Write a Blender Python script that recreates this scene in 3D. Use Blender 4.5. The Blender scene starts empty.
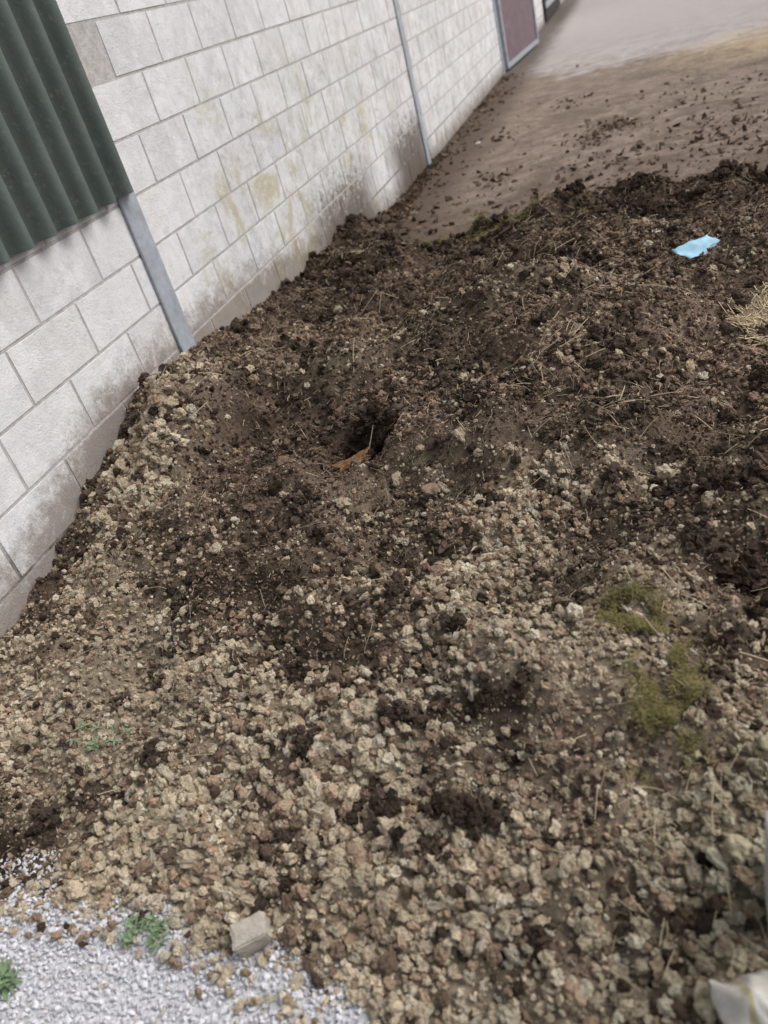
import bpy, math, random, bmesh
import numpy as np
from mathutils import Vector, Matrix, noise as mnoise

random.seed(7)
rng = np.random.default_rng(11)
scene = bpy.context.scene
scene.view_settings.view_transform = 'Standard'
try: scene.view_settings.look = 'None'
except Exception: pass
scene.view_settings.exposure = 0

# ---------------------------------------------------------------- noise
TAB = np.random.default_rng(3).random((256, 256))
def vn(x, y, seed=0):
    x = np.asarray(x, float) + seed*17.31; y = np.asarray(y, float) + seed*9.77
    xi = np.floor(x).astype(int); yi = np.floor(y).astype(int)
    fx = x-xi; fy = y-yi
    fx = fx*fx*(3-2*fx); fy = fy*fy*(3-2*fy)
    a = TAB[xi & 255, yi & 255]; b = TAB[(xi+1) & 255, yi & 255]
    c = TAB[xi & 255, (yi+1) & 255]; d = TAB[(xi+1) & 255, (yi+1) & 255]
    return (a*(1-fx)+b*fx)*(1-fy)+(c*(1-fx)+d*fx)*fy
def fbm(x, y, f, o=4, seed=0):
    s = 0; amp = 1; tot = 0
    for i in range(o):
        s = s+amp*(vn(np.asarray(x)*f, np.asarray(y)*f, seed+i*3)-.5); tot += amp
        amp *= .5; f *= 2.03
    return s/tot*2
def ss(a, b, x):
    t = np.clip((x-a)/(b-a), 0, 1); return t*t*(3-2*t)
def G(x, y, hx, hy, rx, ry, rot=0):
    c, s = math.cos(rot), math.sin(rot)
    dx = (x-hx)*c+(y-hy)*s; dy = -(x-hx)*s+(y-hy)*c
    return np.exp(-(dx/rx)**2-(dy/ry)**2)

WX = -2.2
WY = [0.4, .70, 1.2, 1.56, 1.83, 2.31, 2.66, 3.24, 3.95, 4.76, 5.4, 5.9, 6.4, 7.0, 9.0, 9.8, 14]
WH = [-.03, .0, .08, .17, .21, .33, .44, .41, .33, .25, .21, .24, .11, .03, .02, -.03, -.03]
# (x, y, rx, ry, rot, height)
BUMPS = [(-1.12, 2.44, .15, .09, .2, -.12), (-1.72, 3.40, .2, .14, 0, -.15), (-.98, 3.85, .42, .15, .1, -.17),
         (.16, 1.63, .14, .12, 0, -.05), (-.3, 4.7, .55, .16, .1, -.10), (-1.3, 4.5, .3, .2, 0, -.09),
         (-1.35, 2.98, .55, .15, .25, .13), (-.62, 3.42, .45, .13, .15, .13), (-1.90, 2.52, .15, .34, 0, .14), (-1.62, 2.35, .12, .3, 0, -.06),
         (-.6, 2.35, .35, .15, -.3, .08), (.0, 2.8, .4, .2, .2, .07), (-1.45, 2.1, .22, .12, .5, .08),
         (-.25, 4.1, .5, .13, .1, .10), (.7, 3.3, .5, .4, 0, .06), (-.9, 5.05, .6, .12, .15, .08), (.3, 5.3, .7, .14, 0, .08),
         (-1.0, 1.55, .22, .10, .2, .05), (-.35, 1.38, .22, .11, -.2, .05), (-.75, 1.80, .3, .08, .1, -.07), (-1.6, 1.65, .2, .1, .3, -.06),
         (-.05, 2.15, .3, .1, .3, -.06), (-.55, 2.75, .3, .1, .2, -.07), (-.95, 1.15, .15, .06, .2, .03), (-.45, .98, .1, .05, .1, .03), (-1.4, 1.28, .2, .08, 0, .04)]
def H(x, y):
    x = np.asarray(x, float); y = np.asarray(y, float)
    e = fbm(x, y, 2.2, 3, 5)*.13 + fbm(x, y, 9, 2, 6)*.05
    yn = np.interp(x, [-2.2, -1.2, -.9, -.5, 0, 1, 3], [.68, .70, .65, .53, .28, .2, .3])
    yf = np.interp(x, [-2.2, -1.4, -.3, 1, 3], [6.0, 5.2, 5.55, 5.75, 5.6])
    t = np.clip((y-yn+e*.8)/1.9, 0, 1)
    rise = t**.72
    fall = np.clip((yf-y+e*2.4)/.8, 0, 1)**.8
    right = np.clip((3.2-x+e)/1.2, 0, 1)**.7
    m = rise*fall*right
    big = .33 + .15*fbm(x, y, 1.1, 3, 1)
    hc = m*big
    u = ss(0, 1, (x-WX)/np.interp(y, [5.2, 6.2], [.65, .3]))
    wp = np.interp(y, WY, WH)
    h = wp*(1-u) + hc*u
    mm = np.clip(h/.12, 0, 1)
    h = h + mm*(fbm(x, y, 3.6, 3, 21)*.080 + fbm(x, y, 11, 3, 31)*.040 + fbm(x, y, 30, 2, 41)*.010)
    for (hx, hy, rx, ry, rot, dp) in BUMPS:
        h = h + mm*dp*G(x, y, hx, hy, rx, ry, rot)
    return h - .014 - (1-np.clip(m+(1-u), 0, .02)/.02)*.02

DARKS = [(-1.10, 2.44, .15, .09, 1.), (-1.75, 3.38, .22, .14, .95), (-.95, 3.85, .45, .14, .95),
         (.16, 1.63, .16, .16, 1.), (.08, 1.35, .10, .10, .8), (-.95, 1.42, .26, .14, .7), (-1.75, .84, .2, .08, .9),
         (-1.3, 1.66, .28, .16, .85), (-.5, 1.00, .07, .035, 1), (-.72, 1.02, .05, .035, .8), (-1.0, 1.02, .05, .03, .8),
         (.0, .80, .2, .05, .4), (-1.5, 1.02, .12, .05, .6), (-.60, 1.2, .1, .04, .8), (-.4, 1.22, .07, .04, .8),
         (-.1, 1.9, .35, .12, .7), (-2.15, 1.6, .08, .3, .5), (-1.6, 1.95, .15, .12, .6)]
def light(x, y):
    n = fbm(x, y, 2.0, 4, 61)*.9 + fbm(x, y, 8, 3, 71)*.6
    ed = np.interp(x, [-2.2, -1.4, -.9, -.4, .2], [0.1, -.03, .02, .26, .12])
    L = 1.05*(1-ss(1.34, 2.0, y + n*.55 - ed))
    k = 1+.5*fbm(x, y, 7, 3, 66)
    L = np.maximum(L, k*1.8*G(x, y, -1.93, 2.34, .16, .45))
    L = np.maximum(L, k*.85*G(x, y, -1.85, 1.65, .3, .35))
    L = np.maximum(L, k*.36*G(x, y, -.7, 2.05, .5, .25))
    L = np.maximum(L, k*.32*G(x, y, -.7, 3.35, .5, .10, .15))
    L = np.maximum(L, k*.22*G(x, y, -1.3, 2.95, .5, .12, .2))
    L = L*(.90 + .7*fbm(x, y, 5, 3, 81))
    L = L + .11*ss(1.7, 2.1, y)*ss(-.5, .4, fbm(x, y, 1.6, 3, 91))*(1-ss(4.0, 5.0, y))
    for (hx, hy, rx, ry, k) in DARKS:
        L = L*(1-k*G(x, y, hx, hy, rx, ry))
    return np.clip(L, 0, 1)
def tone(x, y):   # noise blotches, darker and paler tones over the heap
    return np.clip(1+.85*fbm(x, y, 2.6, 3, 101)+.55*fbm(x, y, 9, 2, 111), .48, 1.55)

# ---------------------------------------------------------------- helpers
def new_obj(name, verts, faces, mat=None, parent=None, smooth=False):
    me = bpy.data.meshes.new(name)
    me.from_pydata([tuple(map(float, v)) for v in verts], [], faces)
    me.update()
    ob = bpy.data.objects.new(name, me)
    scene.collection.objects.link(ob)
    if mat: me.materials.append(mat)
    if parent: ob.parent = parent
    if smooth: me.polygons.foreach_set('use_smooth', [True]*len(me.polygons))
    return ob
def empty(name, loc=(0, 0, 0)):
    e = bpy.data.objects.new(name, None); e.location = loc
    e.empty_display_size = .1
    scene.collection.objects.link(e); return e
def box(vs, fs, lo, hi):
    b = len(vs); x0, y0, z0 = lo; x1, y1, z1 = hi
    vs += [(x0,y0,z0),(x1,y0,z0),(x1,y1,z0),(x0,y1,z0),(x0,y0,z1),(x1,y0,z1),(x1,y1,z1),(x0,y1,z1)]
    fs += [tuple(b+i for i in f) for f in [(0,3,2,1),(4,5,6,7),(0,1,5,4),(1,2,6,5),(2,3,7,6),(3,0,4,7)]]

class NT:
    def __init__(s, name, rough=.9, spec=.2):
        s.m = bpy.data.materials.new(name); s.m.use_nodes = True
        s.t = s.m.node_tree; s.n = s.t.nodes; s.l = s.t.links
        s.b = s.n['Principled BSDF']; s.b.inputs['Roughness'].default_value = rough
        s.b.inputs['Specular IOR Level'].default_value = spec
        s.pos = s.n.new('ShaderNodeNewGeometry').outputs['Position']
    def noise(s, scale, detail=4, rough=.6, vec=None, dist=0):
        n = s.n.new('ShaderNodeTexNoise'); n.inputs['Scale'].default_value = scale
        n.inputs['Detail'].default_value = detail; n.inputs['Roughness'].default_value = rough
        n.inputs['Distortion'].default_value = dist
        s.l.new(vec or s.pos, n.inputs['Vector']); return n.outputs['Fac']
    def ramp(s, fac, stops):
        r = s.n.new('ShaderNodeValToRGB'); e = r.color_ramp.elements
        while len(e) < len(stops): e.new(.5)
        for i, (p, c) in enumerate(stops):
            e[i].position = p
            if not hasattr(c, '__len__'): c = (c, c, c)
            e[i].color = (*c, 1)
        s.l.new(fac, r.inputs['Fac']); return r.outputs['Color']
    def mix(s, fac, a, b, mode='MIX'):
        m = s.n.new('ShaderNodeMix'); m.data_type = 'RGBA'; m.blend_type = mode
        for sock, v in ((m.inputs[0], fac), (m.inputs[6], a), (m.inputs[7], b)):
            if hasattr(v, 'is_output'): s.l.new(v, sock)
            elif hasattr(v, '__len__'): sock.default_value = (*v, 1)
            else: sock.default_value = v
        return m.outputs[2]
    def math(s, op, a, b=0.0, clamp=False):
        m = s.n.new('ShaderNodeMath'); m.operation = op; m.use_clamp = clamp
        for sock, v in ((m.inputs[0], a), (m.inputs[1], b)):
            if hasattr(v, 'is_output'): s.l.new(v, sock)
            else: sock.default_value = v
        return m.outputs[0]
    def sep(s):
        n = s.n.new('ShaderNodeSeparateXYZ'); s.l.new(s.pos, n.inputs[0]); return n.outputs
    def mr(s, v, a, b, c=0, d=1):
        n = s.n.new('ShaderNodeMapRange'); n.interpolation_type = 'SMOOTHSTEP'
        s.l.new(v, n.inputs[0])
        for i, q in enumerate((a, b, c, d)): n.inputs[i+1].default_value = q
        return n.outputs[0]
    def attr(s, name, typ='GEOMETRY'):
        a = s.n.new('ShaderNodeAttribute'); a.attribute_name = name; a.attribute_type = typ
        return a.outputs['Color']
    def col(s, c):
        if hasattr(c, 'is_output'): s.l.new(c, s.b.inputs['Base Color'])
        else: s.b.inputs['Base Color'].default_value = (*c, 1)
    def bump(s, h, dist=.003, strength=1):
        b = s.n.new('ShaderNodeBump'); b.inputs['Distance'].default_value = dist
        b.inputs['Strength'].default_value = strength
        s.l.new(h, b.inputs['Height']); s.l.new(b.outputs[0], s.b.inputs['Normal'])

def set_col(me, name, cols, domain='POINT'):
    a = me.attributes.new(name, 'FLOAT_COLOR', domain)
    c = np.ones((len(cols), 4)); c[:, :3] = cols
    a.data.foreach_set('color', c.ravel().astype(np.float32))

# ---------------------------------------------------------------- materials
def clod_mat(name, sc=130, bumpd=.005, lo=.6, hi=1.25):
    t = NT(name, 1, .03)
    c = t.attr('col', 'INSTANCER')
    n = t.noise(sc, 4, .8)
    k = t.mix(1, c, t.ramp(n, [(.28, lo), (.5, .98), (.72, hi)]), 'MULTIPLY')
    t.col(k); t.bump(n, bumpd)
    return t.m
M_clod = clod_mat('clod_soil')
t = NT('crumb_soil', 1, .03); t.col(t.attr('col', 'INSTANCER')); M_crumb = t.m
M_stone = clod_mat('gravel_stone', 60, .001, .88, 1.08)

t = NT('heap_soil', 1, .03)
c = t.attr('soil')
n = t.noise(38, 6, .78)
k = t.mix(1, c, t.ramp(n, [(.28, .5), (.5, .95), (.72, 1.6)]), 'MULTIPLY')
t.col(k); t.bump(n, .015)
M_soil = t.m

t = NT('straw_stalk', .8, .1); t.col(t.attr('sc')); M_straw = t.m

t = NT('block_concrete', .93)
xyz = t.sep()
base = t.attr('bcol')
n1 = t.noise(1.3, 5, .65, dist=.4); n2 = t.noise(14, 6, .75); n3 = t.noise(110, 4, .7)
k = t.mix(1, base, t.ramp(n1, [(.3, .90), (.6, 1.03)]), 'MULTIPLY')
k = t.mix(1, k, t.ramp(n2, [(.3, .86), (.5, 1.0), (.75, 1.06)]), 'MULTIPLY')
k = t.mix(t.ramp(n3, [(.58, 0), (.70, .5)]), k, (.30, .285, .27))
k = t.mix(t.ramp(t.noise(6.5, 5, .7), [(.50, 0), (.64, .65)]), k, (.83, .82, .82))
gr = t.ramp(t.noise(8, 7, .88, dist=.5), [(.48, 0), (.64, 1)])
k = t.mix(t.math('MULTIPLY', gr, t.math('MULTIPLY', t.math('MULTIPLY', t.mr(xyz[1], 2.8, 4.8), t.mr(xyz[2], 2.3, .9)), .7)), k, (.34, .32, .285))
al = t.math('MULTIPLY', t.ramp(t.noise(2.3, 7, .78, dist=.8), [(.51, 0), (.60, 1)]), t.mr(xyz[2], 1.8, .7))
al = t.math('MULTIPLY', al, t.math('MULTIPLY', t.mr(xyz[1], 3.0, 4.0), t.mr(xyz[1], 8.5, 6)))
k = t.mix(t.math('MULTIPLY', al, .6), k, (.43, .385, .20))
spn = t.noise(11, 7, .88)
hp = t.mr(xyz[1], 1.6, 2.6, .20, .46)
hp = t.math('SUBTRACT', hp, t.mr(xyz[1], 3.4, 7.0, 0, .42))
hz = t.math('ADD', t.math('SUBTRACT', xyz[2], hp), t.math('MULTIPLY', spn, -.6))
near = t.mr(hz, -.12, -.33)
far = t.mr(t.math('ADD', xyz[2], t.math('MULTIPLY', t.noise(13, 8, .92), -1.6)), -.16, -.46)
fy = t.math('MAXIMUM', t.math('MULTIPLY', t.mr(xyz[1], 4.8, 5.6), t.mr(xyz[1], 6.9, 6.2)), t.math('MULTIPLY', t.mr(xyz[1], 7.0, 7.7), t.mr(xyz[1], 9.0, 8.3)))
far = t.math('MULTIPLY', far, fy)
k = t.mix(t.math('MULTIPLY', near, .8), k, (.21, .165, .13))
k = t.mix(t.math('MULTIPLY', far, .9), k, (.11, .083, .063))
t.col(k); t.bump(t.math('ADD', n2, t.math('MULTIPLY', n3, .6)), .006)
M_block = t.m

t = NT('mortar', .95)
xyz = t.sep()
k = t.ramp(t.noise(25, 5, .7), [(.3, (.35, .335, .325)), (.7, (.57, .54, .52))])
k = t.mix(t.mr(t.math('ADD', xyz[2], t.math('MULTIPLY', t.noise(9, 6, .8), -.75)), .05, -.25), k, (.13, .10, .08))
t.col(k); t.bump(t.noise(90), .004)
M_mortar = t.m

t = NT('galvanised_steel', .5)
t.b.inputs['Metallic'].default_value = .2
k = t.ramp(t.noise(14, 5, .7), [(.3, (.32, .35, .39)), (.7, (.48, .52, .57))])
k = t.mix(t.ramp(t.noise(5, 6, .8), [(.54, 0), (.70, .7)]), k, (.26, .21, .16))
t.col(k); t.bump(t.noise(60), .0008)
M_galv = t.m

t = NT('green_fibre_cement', .75)
xyz = t.sep()
k = t.ramp(t.noise(3, 6, .7), [(.3, (.088, .112, .103)), (.7, (.128, .155, .142))])
k = t.mix(1, k, t.attr('valley_shade'), 'MULTIPLY')  # shade of the corrugation valleys multiplied into the sheet colour
k = t.mix(t.ramp(t.noise(30, 5, .8), [(.54, 0), (.72, .5)]), k, (.19, .205, .185))
t.col(k); t.bump(t.noise(80), .0015)
M_green = t.m

t = NT('yard_concrete', .92)
xyz = t.sep()
n1 = t.noise(.55, 6, .65, dist=.6); n2 = t.noise(4, 7, .8); n3 = t.noise(45, 5, .75)
clean = t.mix(n2, (.37, .335, .32), (.53, .485, .465))
dirty = t.ramp(n2, [(.28, (.145, .105, .08)), (.5, (.26, .20, .157)), (.72, (.39, .315, .26))])
b = t.math('ADD', xyz[1], t.math('MULTIPLY', n1, 3.6))
b = t.math('ADD', b, t.math('MULTIPLY', xyz[0], .5))
b = t.math('ADD', b, t.math('MULTIPLY', n2, 3.2))
k = t.mix(t.mr(b, 15.2, 16.4), dirty, clean)
sx = t.math('POWER', t.math('DIVIDE', t.math('SUBTRACT', xyz[0], 1.2), 1.4), 2)
sy = t.math('POWER', t.math('DIVIDE', t.math('SUBTRACT', xyz[1], 11.6), 1.6), 2)
sm = t.math('SUBTRACT', 1.7, t.math('ADD', t.math('ADD', sx, sy), t.math('MULTIPLY', n2, 1.8)), True)
k = t.mix(t.math('MULTIPLY', sm, .8), k, (.52, .41, .26))
w = t.ramp(t.noise(1.4, 7, .86, dist=1.2), [(.47, 0), (.57, 1)])
k = t.mix(t.math('MULTIPLY', w, t.mr(xyz[1], 17, 9, 0, .75)), k, (.135, .098, .075))
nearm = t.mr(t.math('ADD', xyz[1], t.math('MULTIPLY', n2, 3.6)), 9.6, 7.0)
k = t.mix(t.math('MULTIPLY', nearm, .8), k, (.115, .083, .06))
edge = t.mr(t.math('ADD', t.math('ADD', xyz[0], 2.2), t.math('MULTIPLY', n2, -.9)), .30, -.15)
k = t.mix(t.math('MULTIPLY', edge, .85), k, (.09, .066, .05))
k = t.mix(1, k, t.ramp(n3, [(.3, .8), (.7, 1.15)]), 'MULTIPLY')
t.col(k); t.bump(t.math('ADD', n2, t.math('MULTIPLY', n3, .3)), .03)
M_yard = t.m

t = NT('gravel_bed', .95)
k = t.ramp(t.noise(120, 4, .8), [(.3, (.46, .46, .47)), (.6, (.68, .68, .70))])
t.col(k); t.bump(t.noise(120), .006)
M_grav = t.m

def plain(name, stops, sc=20, rough=.8, bd=.001, metal=0):
    t = NT(name, rough); t.b.inputs['Metallic'].default_value = metal
    t.col(t.ramp(t.noise(sc, 4, .7), stops)); t.bump(t.noise(sc*4), bd)
    return t.m
M_leaf = plain('weed_leaf', [(.3, (.14, .20, .11)), (.7, (.25, .34, .20))], 60, .6)
M_moss = plain('moss_blades', [(.3, (.11, .095, .04)), (.5, (.19, .165, .065)), (.7, (.36, .29, .15))], 25, .9)
M_blue = plain('blue_plastic', [(.3, (.28, .50, .66)), (.7, (.42, .66, .80))], 25, .4)
M_sack = plain('woven_sack', [(.35, (.42, .40, .35)), (.65, (.60, .58, .54))], 14, .6)
M_sackstripe = plain('sack_stripe', [(.3, (.38, .33, .2)), (.7, (.50, .45, .30))], 25, .6)
M_timber = plain('pale_timber', [(.3, (.36, .34, .32)), (.7, (.56, .54, .52))], 18, .8)
M_frag = plain('concrete_fragment', [(.3, (.38, .34, .28)), (.7, (.54, .49, .42))], 35, .95, .003)
M_orange = plain('rotten_wood', [(.3, (.06, .035, .02)), (.6, (.26, .14, .065))], 60, .9, .003)
M_gate = plain('gate_panel_paint', [(.3, (.17, .10, .11)), (.7, (.30, .20, .21))], 9, .7)
M_darkdoor = plain('dark_door_paint', [(.3, (.03, .028, .03)), (.7, (.07, .06, .06))], 9, .7)
M_paper = plain('paper_scrap', [(.3, (.55, .55, .53)), (.7, (.75, .75, .73))], 25, .7)

# ---------------------------------------------------------------- ground
new_obj('yard_ground', [(-150, -150, 0), (150, -150, 0), (150, 150, 0), (-150, 150, 0)], [(0, 1, 2, 3)], M_yard)
N = 24
gx0, gx1, gy0, gy1 = WX, 1.4, -1.6, 1.0
vs = []; fs = []
for j in range(N+1):
    for i in range(N+1):
        x = gx0+(gx1-gx0)*i/N; y = gy0+(gy1-gy0)*j/N
        vs.append((x, y, .005+.004*float(vn(x*3, y*3, 2))))
for j in range(N):
    for i in range(N):
        a = j*(N+1)+i; fs.append((a, a+1, a+N+2, a+N+1))
gravel = new_obj('gravel', vs, fs, M_grav)

# ---------------------------------------------------------------- heap surface
heap = empty('manure_heap')
st = .0125
xs = np.arange(WX-.005, 3.25, st)
ya = np.concatenate([np.arange(0.0, 2.6, st), np.arange(2.6, 9.9, st*1.8)])
X, Y = np.meshgrid(xs, ya)
Z0 = H(X, Y)
Z = Z0 + np.where(Z0 > 0, 1, 0)*(fbm(X, Y, 70, 2, 55)*.007)
nx, ny = len(xs), len(ya)
V = np.stack([X.ravel(), Y.ravel(), Z.ravel()], 1)
idx = np.arange(nx*ny).reshape(ny, nx)
F = np.stack([idx[:-1, :-1].ravel(), idx[:-1, 1:].ravel(), idx[1:, 1:].ravel(), idx[1:, :-1].ravel()], 1)
keep = (V[F][:, :, 2].max(1) > -.01)
F = F[keep]
me = bpy.data.meshes.new('heap_surface')
me.vertices.add(len(V)); me.vertices.foreach_set('co', V.ravel())
me.loops.add(len(F)*4); me.loops.foreach_set('vertex_index', np.ascontiguousarray(F).ravel())
me.polygons.add(len(F)); me.polygons.foreach_set('loop_start', np.arange(len(F))*4)
me.update(calc_edges=True); me.validate()
L = light(X, Y).ravel()[:, None]
dk = np.array([.082, .060, .046]); mdk = np.array([.195, .140, .102]); tn = np.array([.38, .31, .225])
T = tone(X, Y).ravel()[:, None]
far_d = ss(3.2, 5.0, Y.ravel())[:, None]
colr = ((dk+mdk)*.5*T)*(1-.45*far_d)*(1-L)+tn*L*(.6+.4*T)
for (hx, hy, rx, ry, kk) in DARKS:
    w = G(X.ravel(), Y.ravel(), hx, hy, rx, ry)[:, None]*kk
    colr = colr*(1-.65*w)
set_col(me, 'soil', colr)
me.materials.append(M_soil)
me.polygons.foreach_set('use_smooth', [True]*len(me.polygons))
hs = bpy.data.objects.new('heap_surface', me); scene.collection.objects.link(hs); hs.parent = heap

# ---------------------------------------------------------------- instance sources
def rocks(cname, n, sub, amp, f, mat, squash=(1, 1, 1), facet=0, lo=.30, hard=.85, hf=.25, smooth=None):
    col = bpy.data.collections.new(cname)
    for i in range(n):
        bm = bmesh.new(); bmesh.ops.create_icosphere(bm, subdivisions=sub, radius=.5)
        off = Vector((i*7.3, i*3.1, i*5.7))
        planes = [Vector((random.gauss(0, 1), random.gauss(0, 1), random.gauss(0, 1))).normalized() for _ in range(facet)]
        pd = [random.uniform(lo, .42) for _ in planes]
        el = Vector((random.uniform(.85, 1.25), random.uniform(.75, 1.05), random.uniform(.7, 1.0)))
        for v in bm.verts:
            p = v.co.copy(); d = p.normalized()
            for pl, q in zip(planes, pd):
                s = p.dot(pl)
                if s > q: p -= pl*(s-q)*hard
            a = mnoise.noise(d*f+off)*amp + mnoise.noise(d*f*2.4+off)*amp*.55 + mnoise.noise(d*f*5+off)*amp*hf + mnoise.noise(d*f*9+off)*amp*hf*.7
            p += d*a
            v.co = Vector((p.x*squash[0]*el.x, p.y*squash[1]*el.y, p.z*squash[2]*el.z))
        me = bpy.data.meshes.new(f'{cname}_{i:02d}'); bm.to_mesh(me); bm.free()
        me.materials.append(mat)
        if smooth if smooth is not None else sub > 2: me.polygons.foreach_set('use_smooth', [True]*len(me.polygons))
        col.objects.link(bpy.data.objects.new(f'{cname}_{i:02d}', me))
    return col
C_clod = rocks('clod_shape', 22, 3, .21, 1.5, M_clod, (1, .95, .85), 8, .26, .82, .34, False)
C_crumb = rocks('crumb_shape', 10, 2, .34, 2.0, M_crumb, (1, .85, .7), 3)
C_stone = rocks('stone_shape', 8, 2, .12, 1.5, M_stone, (1, .85, .62), 7)

def scatter(name, P, S, I, C, coll, parent):
    n = len(P)
    me = bpy.data.meshes.new(name); me.vertices.add(n)
    me.vertices.foreach_set('co', P.astype(np.float32).ravel())
    R = rng.random((n, 3))*6.283; R[:, :2] = rng.normal(0, .7, (n, 2))
    a = me.attributes.new('rot', 'FLOAT_VECTOR', 'POINT'); a.data.foreach_set('vector', R.astype(np.float32).ravel())
    a = me.attributes.new('scl', 'FLOAT_VECTOR', 'POINT'); a.data.foreach_set('vector', S.astype(np.float32).ravel())
    a = me.attributes.new('pick', 'INT', 'POINT'); a.data.foreach_set('value', I.astype(np.int32))
    set_col(me, 'col', C); me.update()
    ob = bpy.data.objects.new(name, me); scene.collection.objects.link(ob); ob.parent = parent
    ng = bpy.data.node_groups.new(name+'_gn', 'GeometryNodeTree')
    ng.interface.new_socket('Geometry', in_out='INPUT', socket_type='NodeSocketGeometry')
    ng.interface.new_socket('Geometry', in_out='OUTPUT', socket_type='NodeSocketGeometry')
    N = ng.nodes; gi = N.new('NodeGroupInput'); go = N.new('NodeGroupOutput')
    ip = N.new('GeometryNodeInstanceOnPoints'); ci = N.new('GeometryNodeCollectionInfo')
    ci.inputs['Collection'].default_value = coll
    ci.inputs['Separate Children'].default_value = True; ci.inputs['Reset Children'].default_value = True
    def na(nm, tp):
        q = N.new('GeometryNodeInputNamedAttribute'); q.data_type = tp; q.inputs['Name'].default_value = nm
        return q.outputs['Attribute']
    k = ng.links.new
    k(gi.outputs[0], ip.inputs['Points']); k(ci.outputs[0], ip.inputs['Instance'])
    ip.inputs['Pick Instance'].default_value = True
    k(na('pick', 'INT'), ip.inputs['Instance Index']); k(na('rot', 'FLOAT_VECTOR'), ip.inputs['Rotation'])
    k(na('scl', 'FLOAT_VECTOR'), ip.inputs['Scale']); k(ip.outputs[0], go.inputs[0])
    md = ob.modifiers.new('scatter', 'NODES'); md.node_group = ng
    return ob

def jgrid(x0, x1, y0, y1, s):
    a, b = np.meshgrid(np.arange(x0, x1, s), np.arange(y0, y1, s))
    x = a.ravel()+rng.uniform(-.6, .6, a.size)*s; y = b.ravel()+rng.uniform(-.6, .6, a.size)*s
    return x, y
def pal(L, n, y, x):
    tanv = np.array([.57, .475, .345]); pale = np.array([.64, .565, .44]); red = np.array([.29, .212, .15])
    dk = np.array([.082, .060, .046]); md = np.array([.200, .144, .105])
    r = rng.random((n, 1)); L = L[:, None]; T = tone(x, y)[:, None]
    lightc = np.where(r < .58, tanv, np.where(r < .76, pale, red*1.5))*rng.uniform(.64, 1.06, (n, 1))*(.78+.22*T)
    darkc = np.where(r < .38, dk, np.where(r < .84, md, red))*rng.uniform(.65, 1.25, (n, 1))*T
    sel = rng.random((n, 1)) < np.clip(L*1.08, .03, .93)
    c = np.where(sel, lightc, darkc)
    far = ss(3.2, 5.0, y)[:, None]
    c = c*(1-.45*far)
    ol = (ss(-.4, .25, x)*(1-ss(.95, 1.4, y)))[:, None]
    c = c*(1-ol*np.array([.26, .20, .22]))
    return c
def clods(x0, x1, y0, y1, sp, smin, smax, lift, dens=None, pw=1.6):
    x, y = jgrid(x0, x1, y0, y1, sp)
    x = np.maximum(x, WX+.012)
    h = H(x, y); L = light(x, y)
    keep = h > -.006
    if dens is not None: keep &= rng.random(len(x)) < dens(L, x, y)
    x, y, h, L = x[keep], y[keep], h[keep], L[keep]
    n = len(x)
    s = (smin+(smax-smin)*rng.random(n)**pw)*np.clip(1+.5*fbm(x, y, 3.3, 2, 121), .75, 1.25)
    z = h+s*rng.uniform(-.2, .3, n)+lift*rng.random(n)
    S = s[:, None]*rng.uniform(.8, 1.25, (n, 3))
    return np.stack([x, y, z], 1), S, pal(L, n, y, x)
def cat(parts): return [np.concatenate(q) for q in zip(*parts)]

P, S, C = cat([
    clods(-2.2, 1.0, .2, 2.1, .0185, .013, .032, .009, lambda L, x, y: .22+.78*L, 1.4),
    clods(-2.2, 1.0, .2, 2.1, .045, .024, .042, .012, lambda L, x, y: .05+.7*L),
    clods(-2.2, -1.5, 2.1, 3.0, .022, .015, .042, .012, lambda L, x, y: L),
    clods(1.0, 3.2, .15, 2.1, .035, .02, .045, .012),
    clods(-2.2, 1.4, 2.1, 6.2, .036, .014, .054, .012, lambda L, x, y: .34+.6*L, 2.2),
    clods(1.4, 3.2, 2.1, 6.2, .06, .025, .06, .012, None, 2.4)])
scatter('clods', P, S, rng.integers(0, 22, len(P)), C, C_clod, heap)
P, S, C = cat([
    clods(-2.2, 1.0, .1, 2.4, .0104, .004, .015, .005, lambda L, x, y: 1-.4*L, 2),
    clods(-2.2, 1.4, 2.4, 4.2, .0145, .006, .024, .008, None, 2),
    clods(-2.2, 2.2, 4.2, 6.4, .021, .009, .03, .008, None, 2),
    clods(-2.2, -1.6, 6.4, 9.6, .035, .01, .03, .008, None, 2)])
scatter('crumbs', P, S, rng.integers(0, 10, len(P)), C, C_crumb, heap)

# dark clumps: stuck-together muck, each a cluster of clods
cl = [(-.47, .97, .07, 1), (-.39, .96, .065, 1), (-.66, .98, .06, 1), (-.44, 1.22, .045, .9), (-.66, 1.2, .055, 1), (-.92, 1.13, .06, 1), (-.55, 1.42, .05, 1), (-.36, 1.25, .04, 1),
      (.14, 1.66, .08, 1), (.05, 1.75, .06, 1), (.2, 1.5, .08, 1), (-1.0, 1.36, .05, 1), (-1.35, 1.1, .05, 1), (-1.62, .92, .06, 1), (-1.10, 2.52, .10, .75), (-1.0, 2.47, .08, .75), (-1.10, 2.44, .08, .7),
      (-1.8, 3.48, .10, .8), (-1.6, 3.42, .07, .8), (-2.1, 2.74, .07, 1), (-2.13, 2.5, .06, 1), (-2.1, 3.6, .08, 1), (-2.13, 4.4, .07, 1), (-2.15, 5.8, .09, 1), (-2.14, 5.6, .07, 1), (-2.12, 6.0, .08, 1), (-2.12, 6.3, .06, 1)]
for _ in range(60): cl.append((rng.uniform(-2.0, 1.2), rng.uniform(1.9, 4.9), rng.uniform(.03, .08), rng.uniform(.7, 1.8)))
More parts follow.
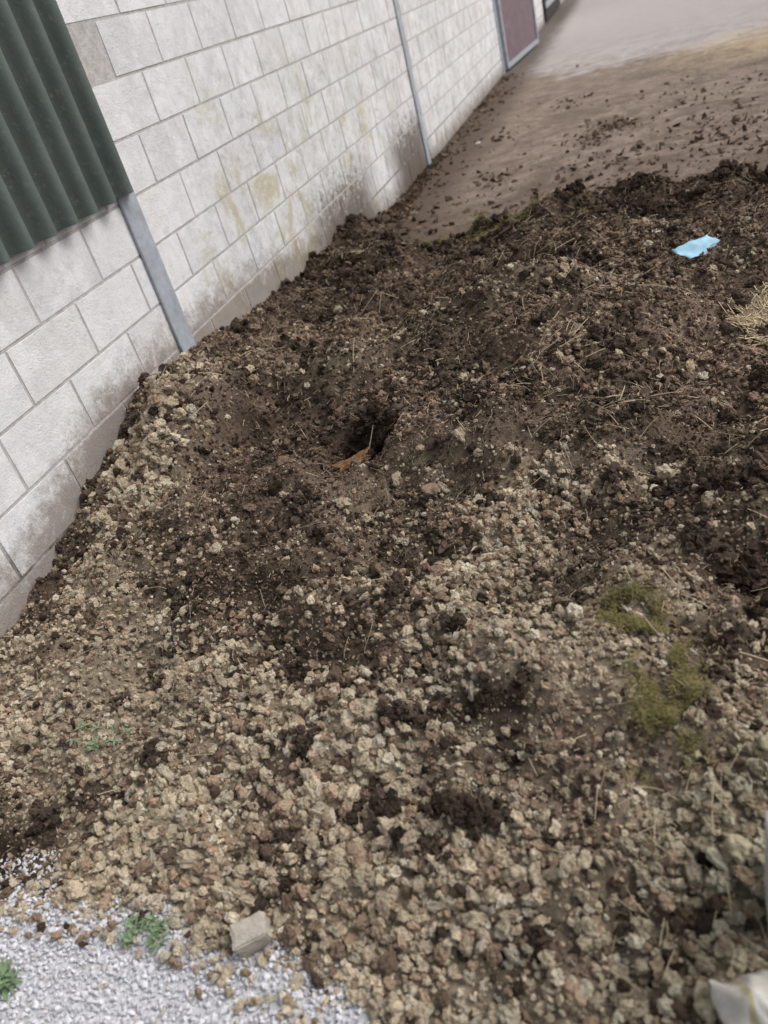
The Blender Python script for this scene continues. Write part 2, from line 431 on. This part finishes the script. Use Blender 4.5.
for _ in range(50): cl.append((rng.uniform(-1.7, 1.6), rng.uniform(4.75, 5.4), rng.uniform(.04, .10), rng.uniform(.7, 1.3)))
for _ in range(34): cl.append((rng.uniform(-1.7, 1.6), rng.uniform(5.4, 6.5), rng.uniform(.02, .06), rng.uniform(.9, 1.6)))
for _ in range(18): cl.append((rng.uniform(-1.9, .3), rng.uniform(.85, 1.9), rng.uniform(.02, .045), rng.uniform(.8, 1.6)))
B = []
for (cx, cy, r, k) in cl:
    m = int(10+r*150)
    for _ in range(m):
        dx, dy = rng.normal(0, r*.42, 2); dd = min(1, math.hypot(dx, dy)/r)
        B.append((max(cx+dx, WX+.02), cy+dy*.8, r*.5*(1-dd*dd)*rng.random(), r*rng.uniform(.22, .65), k))
B = np.array(B); n = len(B)
P = np.stack([B[:, 0], B[:, 1], np.maximum(H(B[:, 0], B[:, 1]), 0)+B[:, 2]+.012], 1)
S = B[:, 3:4]*rng.uniform(.8, 1.3, (n, 3))
C = np.array([.068, .050, .039])*rng.uniform(.6, 1.5, (n, 1))*B[:, 4:5]
scatter('dark_lumps', P, S, rng.integers(0, 22, n), C, C_clod, heap)

# muck scattered over the yard
x = []; y = []
for _ in range(9000):
    yy = 5.2+rng.exponential(1.1); xx = rng.uniform(-2.15, 3.0)
    if rng.random() < .35: xx = WX+.02+abs(rng.normal(0, .16)); yy = rng.uniform(6, 14)
    if yy < 15 and float(fbm(xx, yy, 1.5, 3, 133)) > rng.uniform(-.5, .3): x.append(xx); y.append(yy)
for (cx, cy, r, m) in [(-.39, 8.44, .16, 420), (-.55, 8.0, .1, 120), (-1.3, 7.3, .12, 120), (-.3, 7.1, .2, 160), (.5, 7.5, .3, 350), (-1.55, 9.2, .15, 120), (-.9, 10.4, .2, 90), (.1, 9.6, .2, 60), (.6, 6.6, .35, 300), (-1.0, 6.2, .3, 300), (-.3, 6.2, .3, 250), (.9, 9.0, .3, 200)]:
    for _ in range(m): x.append(rng.normal(cx, r)); y.append(rng.normal(cy, r*1.3))
x = np.maximum(np.array(x), WX+.01); y = np.array(y); n = len(x)
s = .006+.055*rng.random(n)**6
P = np.stack([x, y, np.maximum(H(x, y), 0)+s*.1], 1)
S = s[:, None]*rng.uniform(.8, 1.6, (n, 3)); S[:, 2] *= .4
scatter('yard_muck', P, S, rng.integers(0, 10, n), np.array([.13, .095, .070])*rng.uniform(.45, 1.6, (n, 1)), C_crumb, None)

# gravel stones
x, y = jgrid(WX+.01, 1.0, -1.2, 1.0, .0100)
h = H(x, y); kp = h < .012; x, y = x[kp], y[kp]; n = len(x)
s = .007+.010*rng.random(n)**1.7
P = np.stack([x, y, .009+s*.12+rng.random(n)*.002], 1)
g = np.array([.65, .65, .68])*rng.uniform(.82, 1.10, (n, 1))*np.where(rng.random((n, 1)) < .06, np.array([[.80, .73, .64]]), 1)
Sg = s[:, None]*rng.uniform(.8, 1.25, (n, 3)); Sg[:, 2] *= .8
scatter('gravel_stones', P, Sg, rng.integers(0, 8, n), g, C_stone, gravel)
n = 170
x = rng.uniform(-1.7, -.45, n); yn_ = np.interp(x, [-2.2, -1.2, -.9, -.5], [.70, .70, .65, .5]); y = yn_-np.abs(rng.normal(0, .03, n))
s = rng.uniform(.008, .026, n)
scatter('stray_clods', np.stack([x, y, np.maximum(H(x, y), .012)+s*.3], 1), s[:, None]*rng.uniform(.8, 1.2, (n, 3)), rng.integers(0, 22, n), pal(np.full(n, .9), n, y, x), C_clod, heap)

# ---------------------------------------------------------------- straw
def tube_mesh(paths, rads, cols, name, mat, parent):
    vs = []; fs = []; cc = []
    for p, r, c in zip(paths, rads, cols):
        m = len(p); b = len(vs)
        for i in range(m):
            d = (Vector(p[min(i+1, m-1)])-Vector(p[max(i-1, 0)])).normalized()
            u = d.cross(Vector((0, 0, 1)));  u = u.normalized() if u.length > 1e-4 else Vector((1, 0, 0)); w = u.cross(d)
            for k in range(3):
                a = k*math.pi*2/3; q = Vector(p[i])+(u*math.cos(a)+w*math.sin(a))*r
                vs.append(tuple(q)); cc.append(c)
        for i in range(m-1):
            for k in range(3):
                fs.append((b+i*3+k, b+i*3+(k+1) % 3, b+i*3+3+(k+1) % 3, b+i*3+3+k))
    ob = new_obj(name, vs, fs, mat, parent, True)
    set_col(ob.data, 'sc', np.array(cc)); return ob
paths = []; rads = []; cols = []
def stalk(x, y, ln, r=None, tilt=None, kk=1, m=5):
    a = random.uniform(0, 6.28); cv = random.gauss(0, .35); p = []
    px, py = x, y; tl = random.uniform(0, .25) if tilt is None else tilt
    zs = float(H(x, y)); ze = float(H(x+math.cos(a)*ln, y+math.sin(a)*ln))
    for i in range(m):
        q = i/(m-1)
        z = max(zs*(1-q)+ze*q, 0)+.019+tl*ln*q+.1*ln*q*(1-q)
        p.append((max(px, WX+.01), py, z))
        px += math.cos(a)*ln/(m-1); py += math.sin(a)*ln/(m-1); a += cv/(m-1)
    paths.append(p)
    rads.append(r or random.uniform(.0005, .0011))
    k = random.uniform(.5, 1.2)*kk; cols.append((.58*k, .48*k, .33*k))
for _ in range(2200): stalk(random.uniform(-2.1, .6), random.uniform(.8, 2.6), random.uniform(.008, .022), None, None, .8, 3)
for _ in range(3200): stalk(random.uniform(-2.1, 1.4), random.uniform(2.3, 5.3), random.uniform(.012, .04), random.uniform(.0008, .0015), None, .8, 3)
for _ in range(150): stalk(random.uniform(-2.0, .6), random.uniform(.8, 2.6), random.uniform(.03, .08))
for _ in range(28):
    cx, cy = random.uniform(-1.9, 1.2), random.uniform(2.0, 5.2)
    for _ in range(random.randint(8, 26)): stalk(random.gauss(cx, .07), random.gauss(cy, .09), random.uniform(.03, .10), random.uniform(.0009, .0017))
for _ in range(130): stalk(random.uniform(-2.0, 1.8), random.uniform(2.2, 5.6), random.uniform(.05, .15), random.uniform(.0011, .0019))
for _ in range(90): stalk(random.gauss(.0, .2), random.gauss(.95, .15), random.uniform(.03, .08), .0009)
for _ in range(7): stalk(random.uniform(-.2, .15), random.uniform(1.3, 1.6), random.uniform(.05, .09), .0011, .35, 1.2)
for _ in range(2200): stalk(random.gauss(.36, .05), random.gauss(2.88, .065), random.uniform(.02, .07), .0018, .2, 1.25)
for _ in range(300): stalk(random.gauss(1.0, .6), random.gauss(10.9, .6), random.uniform(.04, .12), .002)
tube_mesh(paths, rads, cols, 'straw', M_straw, heap)

# ---------------------------------------------------------------- wall
vs = []; fs = []; bc = []
BL, BH, J = .45, .225, .009
Ymin, Ymax = -3.0, 30.0
for r in range(16):
    z0 = r*BH; z1 = z0+BH-J
    off = (r % 2)*BL/2
    y = Ymin-off
    tint = random.uniform(.97, 1.02)
    while y < Ymax:
        a = max(y, Ymin)+J/2; b_ = min(y+BL, Ymax)-J/2
        y += BL
        if b_-a < .05: continue
        if a < 3.2 and z0 > 1.3: continue
        k = random.uniform(.93, 1.05)*tint; xf = WX+random.uniform(-.0012, .0012); e = .003
        b = len(vs)
        vs += [(xf-.012, a, z0), (xf-.012, b_, z0), (xf-.012, b_, z1), (xf-.012, a, z1),
               (xf, a+e, z0+e), (xf, b_-e, z0+e), (xf, b_-e, z1-e), (xf, a+e, z1-e)]
        fs += [(b+4, b+5, b+6, b+7), (b, b+1, b+5, b+4), (b+1, b+2, b+6, b+5), (b+2, b+3, b+7, b+6), (b+3, b, b+4, b+7)]
        w = random.uniform(-.012, .012)
        bc += [((.725+w)*k, .722*k, (.725-w*.5)*k)]*8
wall = empty('block_wall')
o = new_obj('blocks', vs, fs, M_block, wall); set_col(o.data, 'bcol', np.array(bc))
vs = []; fs = []
box(vs, fs, (WX-.2, Ymin, -.1), (WX-.003, Ymax, 1.29))
box(vs, fs, (WX-.2, 3.22, 1.292), (WX-.003, Ymax, 3.6))
new_obj('mortar_bed', vs, fs, M_mortar, wall)

def post(y, w=.13, top=3.6, nm='steel_post'):
    vs = []; fs = []
    box(vs, fs, (WX+.002, y-w/2, -.05), (WX+.016, y+w/2, top))
    box(vs, fs, (WX-.19, y-.006, -.05), (WX+.002, y+.006, top))
    ob = new_obj(nm, vs, fs, M_galv)
    bv = ob.modifiers.new('b', 'BEVEL'); bv.width = .003; bv.segments = 2
    return ob
post(3.23, .13, 1.30); post(8.56); post(14.45)

# corrugated cladding
vs = []; fs = []; gc = []
pitch = .146; YE = 3.27
y0 = -3.0; zb, zt = 1.155, 4.0
ns = int((YE-y0)/pitch*14)
for i in range(ns+1):
    y = y0+(YE-y0)*i/ns
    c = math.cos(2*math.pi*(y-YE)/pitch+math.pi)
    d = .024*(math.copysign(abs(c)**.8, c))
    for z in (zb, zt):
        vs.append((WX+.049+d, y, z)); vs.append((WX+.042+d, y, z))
        gk = .5+.5*(c*.5+.5); gc += [(gk, gk, gk)]*2  # painted shade: full colour on ridges, darkened towards the valleys
for i in range(ns):
    a = i*4; b = a+4
    fs += [(a, b, b+2, a+2), (a+1, a+3, b+3, b+1), (a, a+1, b+1, b), (a+2, b+2, b+3, a+3)]
fs += [(0, 2, 3, 1), (ns*4, ns*4+1, ns*4+3, ns*4+2)]
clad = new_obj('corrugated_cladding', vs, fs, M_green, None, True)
set_col(clad.data, 'valley_shade', np.array(gc))
m_ = clad.modifiers.new('es', 'EDGE_SPLIT'); m_.split_angle = math.radians(50)

gate = empty('metal_gate', (WX+.04, 14.55, .04))
gate.rotation_euler = (0, 0, math.radians(-4))
vs = []; fs = []
Lg, Hg = 2.9, 2.5
box(vs, fs, (-.03, 0, 0), (.03, .07, Hg)); box(vs, fs, (-.03, Lg-.07, 0), (.03, Lg, Hg))
box(vs, fs, (-.028, .07, 0), (.028, Lg-.07, .07)); box(vs, fs, (-.028, .07, Hg-.07), (.028, Lg-.07, Hg)); box(vs, fs, (-.028, .07, 1.2), (.028, Lg-.07, 1.26))
new_obj('frame', vs, fs, M_galv, gate)
vs = []; fs = []
box(vs, fs, (-.012, .072, .072), (.0, Lg-.072, 1.198)); box(vs, fs, (-.012, .072, 1.262), (.0, Lg-.072, Hg-.072))
new_obj('panel', vs, fs, M_gate, gate)
vs = []; fs = []
for i in range(18):
    yy = .15+i*.15; box(vs, fs, (.004, yy, .075), (.012, yy+.012, 1.195)); box(vs, fs, (.004, yy, 1.265), (.012, yy+.012, Hg-.075))
new_obj('bars', vs, fs, M_galv, gate)
door = empty('sliding_door', (WX+.03, 21.5, 0))
vs = []; fs = []
for i in range(16): box(vs, fs, (0, i*.25, .05), (.03, i*.25+.235, 3.0))
new_obj('boards', vs, fs, M_darkdoor, door)
vs = []; fs = []
box(vs, fs, (.032, 0, .3), (.06, 4, .42)); box(vs, fs, (.032, 0, 2.6), (.06, 4, 2.72)); box(vs, fs, (-.01, -.1, 3.02), (.08, 4.1, 3.12))
new_obj('rails', vs, fs, M_galv, door)

# ---------------------------------------------------------------- small items
def Hf(x, y): return float(H(x, y))
vs = []; fs = []; nxp, nyp = 14, 8
for j in range(nyp+1):
    for i in range(nxp+1):
        u = i/nxp-.5; v = j/nyp-.5
        wdt = 1-.45*max(0, u+.1)
        vs.append((u*.19, v*.10*wdt+.05*u*u, .006*math.sin(u*7+v*4)+.008*float(fbm(u*3, v*3, 2, 2, 4))+.016*abs(v)))
for j in range(nyp):
    for i in range(nxp):
        a = j*(nxp+1)+i; fs.append((a, a+1, a+nxp+2, a+nxp+1))
bl = new_obj('plastic_scrap', vs, fs, M_blue, None, True)
bl.location = (.15, 3.64, Hf(.15, 3.64)+.055); bl.rotation_euler = (.35, -.05, .75)
bl.modifiers.new('s', 'SOLIDIFY').thickness = .0015

bm = bmesh.new(); bmesh.ops.create_cube(bm, size=1)
bmesh.ops.bevel(bm, geom=bm.edges[:], offset=.07, segments=2, affect='EDGES')
bmesh.ops.subdivide_edges(bm, edges=bm.edges[:], cuts=2, use_grid_fill=True)
for v in bm.verts:
    v.co *= 1+.12*mnoise.noise(v.co*3)+.05*mnoise.noise(v.co*9)
    v.co.x *= .078; v.co.y *= .055; v.co.z *= .05
me = bpy.data.meshes.new('concrete_fragment'); bm.to_mesh(me); bm.free(); me.materials.append(M_frag)
ob = bpy.data.objects.new('concrete_fragment', me); scene.collection.objects.link(ob)
ob.location = (-.905, .712, max(Hf(-.905, .712), 0)+.034); ob.rotation_euler = (.12, -.1, .55)

bm = bmesh.new(); bmesh.ops.create_cube(bm, size=1)
bmesh.ops.subdivide_edges(bm, edges=bm.edges[:], cuts=7, use_grid_fill=True)
for v in bm.verts:
    v.co *= 1+.5*mnoise.noise(v.co*3.3)+.2*mnoise.noise(v.co*9)
    v.co.x *= .12; v.co.y *= .045; v.co.z *= .03
me = bpy.data.meshes.new('wood_chunk'); bm.to_mesh(me); bm.free(); me.materials.append(M_orange)
ob = bpy.data.objects.new('wood_chunk', me); scene.collection.objects.link(ob)
ob.location = (-1.12, 2.36, Hf(-1.12, 2.36)+.022); ob.rotation_euler = (.2, -.15, .6)

def leaf(vs, fs, base, ang, ln, wd, up, droop, m=6):
    b = len(vs)
    d = Vector((math.cos(ang), math.sin(ang), 0)); s = Vector((-d.y, d.x, 0))
    for i in range(m):
        q = i/(m-1); w = wd*math.sin(math.pi*min(.97, q*.92+.06))**.8
        p = Vector(base)+d*ln*q+Vector((0, 0, up*q-droop*q*q))
        for k in (-1, 0, 1): vs.append(tuple(p+s*w*k+Vector((0, 0, abs(k)*wd*.35))))
    for i in range(m-1):
        for k in range(2): fs.append((b+i*3+k, b+i*3+k+1, b+i*3+k+4, b+i*3+k+3))
def weed(x, y, size, nl, nm='weed_plant', stems=5, spread=.05, mat=M_leaf):
    vs = []; fs = []
    z = max(Hf(x, y), 0)+.014
    for s in range(stems):
        bx, by = random.gauss(0, spread), random.gauss(0, spread*.6)
        for i in range(nl):
            leaf(vs, fs, (bx+random.gauss(0, .004), by+random.gauss(0, .004), random.uniform(0, size*.3)), random.uniform(0, 6.28), random.uniform(.5, 1)*size,
                 size*.13*random.uniform(.6, 1.2), size*random.uniform(.2, .8), size*random.uniform(.1, .6))
    o = new_obj(nm, vs, fs, mat, None, True); o.location = (x, y, z); return o
weed(-1.19, .70, .028, 9, stems=13, spread=.042)
weed(-1.49, .54, .040, 16, stems=9, spread=.026)
weed(-1.60, 1.16, .028, 5, 'grass_tuft', 9, .055)
vs = []; fs = []
for _ in range(17000):
    q = random.random(); cx = -.075+.04*math.sin(q*5); cy = 1.08+q*.44
    x = cx+random.gauss(0, .036); y = cy+random.gauss(0, .02)
    if float(fbm(x, y, 16, 2, 77)) < -.08: continue
    leaf(vs, fs, (x, y, Hf(x, y)+.012+random.uniform(0, .016)), random.uniform(0, 6.28), random.uniform(.005, .018), .0009, random.uniform(.0, .012), random.uniform(0, .012), 4)
new_obj('moss_sod', vs, fs, M_moss, None, True)
vs = []; fs = []
for _ in range(4000):
    x = random.gauss(-1.1, .4); y = 4.95+random.gauss(0, .12)+.18*(x+1.1)
    if float(fbm(x, y, 5, 2, 78)) < 0: continue
    leaf(vs, fs, (x, y, Hf(x, y)+.012), random.uniform(0, 6.28), random.uniform(.02, .06), .003, random.uniform(.0, .03), random.uniform(0, .02), 4)
new_obj('moss_sod.001', vs, fs, plain('old_grass', [(.3, (.08, .068, .028)), (.7, (.19, .155, .065))], 12), None, True)

# sack at the right corner
sack = empty('feed_sack', (.125, .635, Hf(.125, .635)+.02)); sack.rotation_euler = (.05, .1, .35)
vs = []; fs = []; n = 44
for j in range(n+1):
    for i in range(n+1):
        u = i/n-.5; v = j/n-.5
        r1 = 1-abs(2*float(vn(u*5+.3*v, v*4, 31))-1); r2 = 1-abs(2*float(vn(u*11+v*3, v*9, 37))-1)
        z = .045*(1-(2*u)**4)*(1-(2*v)**4)+.028*r1+.012*r2
        ou = 1+.14*float(fbm(v*2, u, 2, 3, 8)); ov = 1+.16*float(fbm(u*2, v, 2, 3, 9))
        vs.append((u*.22*ou, v*.16*ov, z))
for j in range(n):
    for i in range(n):
        a = j*(n+1)+i; fs.append((a, a+1, a+n+2, a+n+1))
o = new_obj('sack_body', vs, fs, M_sack, sack, True); o.data.materials.append(M_sackstripe)
for p in o.data.polygons:
    if p.index % n in (7, 8, 18, 19): p.material_index = 1
o.modifiers.new('s', 'SOLIDIFY').thickness = .002

vs = []; fs = []
box(vs, fs, (.098, .775, -.05), (.168, .845, .40))
o = new_obj('timber_post', vs, fs, M_timber)
bv = o.modifiers.new('b', 'BEVEL'); bv.width = .006; bv.segments = 2

for i, (x, y, s) in enumerate([(-.02, 4.05, .04), (-1.75, 9.0, .06)]):
    vs = []; fs = []; m = 6
    for j in range(m+1):
        for k in range(m+1):
            u = k/m-.5; v = j/m-.5; vs.append((u*s, v*s*.6, .3*s*float(fbm(u*2, v*2, 2, 2, i))+.1*s))
    for j in range(m):
        for k in range(m):
            a = j*(m+1)+k; fs.append((a, a+1, a+m+2, a+m+1))
    o = new_obj('paper_scrap' + ('' if i == 0 else f'.{i:03d}'), vs, fs, M_paper, None, True)
    o.location = (x, y, max(Hf(x, y), 0)+.025); o.rotation_euler = (.2, .1, i*1.3)

# ---------------------------------------------------------------- world, sun
SAZ = 66
w = bpy.data.worlds.new('World'); scene.world = w; w.use_nodes = True
nt = w.node_tree; bg = nt.nodes['Background']
sky = nt.nodes.new('ShaderNodeTexSky'); sky.sky_type = 'NISHITA'; sky.sun_disc = False
sky.sun_elevation = math.radians(50); sky.sun_rotation = math.radians(SAZ); sky.dust_density = 4; sky.air_density = 1
hsv = nt.nodes.new('ShaderNodeHueSaturation'); hsv.inputs['Saturation'].default_value = .34
nt.links.new(sky.outputs[0], hsv.inputs['Color']); nt.links.new(hsv.outputs[0], bg.inputs['Color'])
bg.inputs['Strength'].default_value = .15
sl = bpy.data.lights.new('sun', 'SUN'); sl.energy = 1.5; sl.angle = math.radians(40); sl.color = (1, .975, .955)
so = bpy.data.objects.new('sun', sl); scene.collection.objects.link(so)
el = math.radians(50); az = math.radians(SAZ)
dv = Vector((math.sin(az)*math.cos(el), math.cos(az)*math.cos(el), math.sin(el)))
so.rotation_euler = dv.to_track_quat('Z', 'Y').to_euler(); so.location = dv*20

# ---------------------------------------------------------------- camera
cd = bpy.data.cameras.new('camera'); cam = bpy.data.objects.new('camera', cd); scene.collection.objects.link(cam)
cd.sensor_fit = 'VERTICAL'; cd.sensor_height = 36; cd.sensor_width = 27; cd.lens = 27.98
cd.clip_start = .05; cd.clip_end = 500
cd.dof.use_dof = True; cd.dof.focus_distance = 2.7; cd.dof.aperture_fstop = 2.4
R = Matrix(((.9359, .0603, .3468), (.2482, .5856, -.7717), (-.2495, .8088, .5325)))
cam.matrix_world = Matrix.Translation((0, 0, 1.6)) @ R.to_4x4()
scene.camera = cam
print('done')
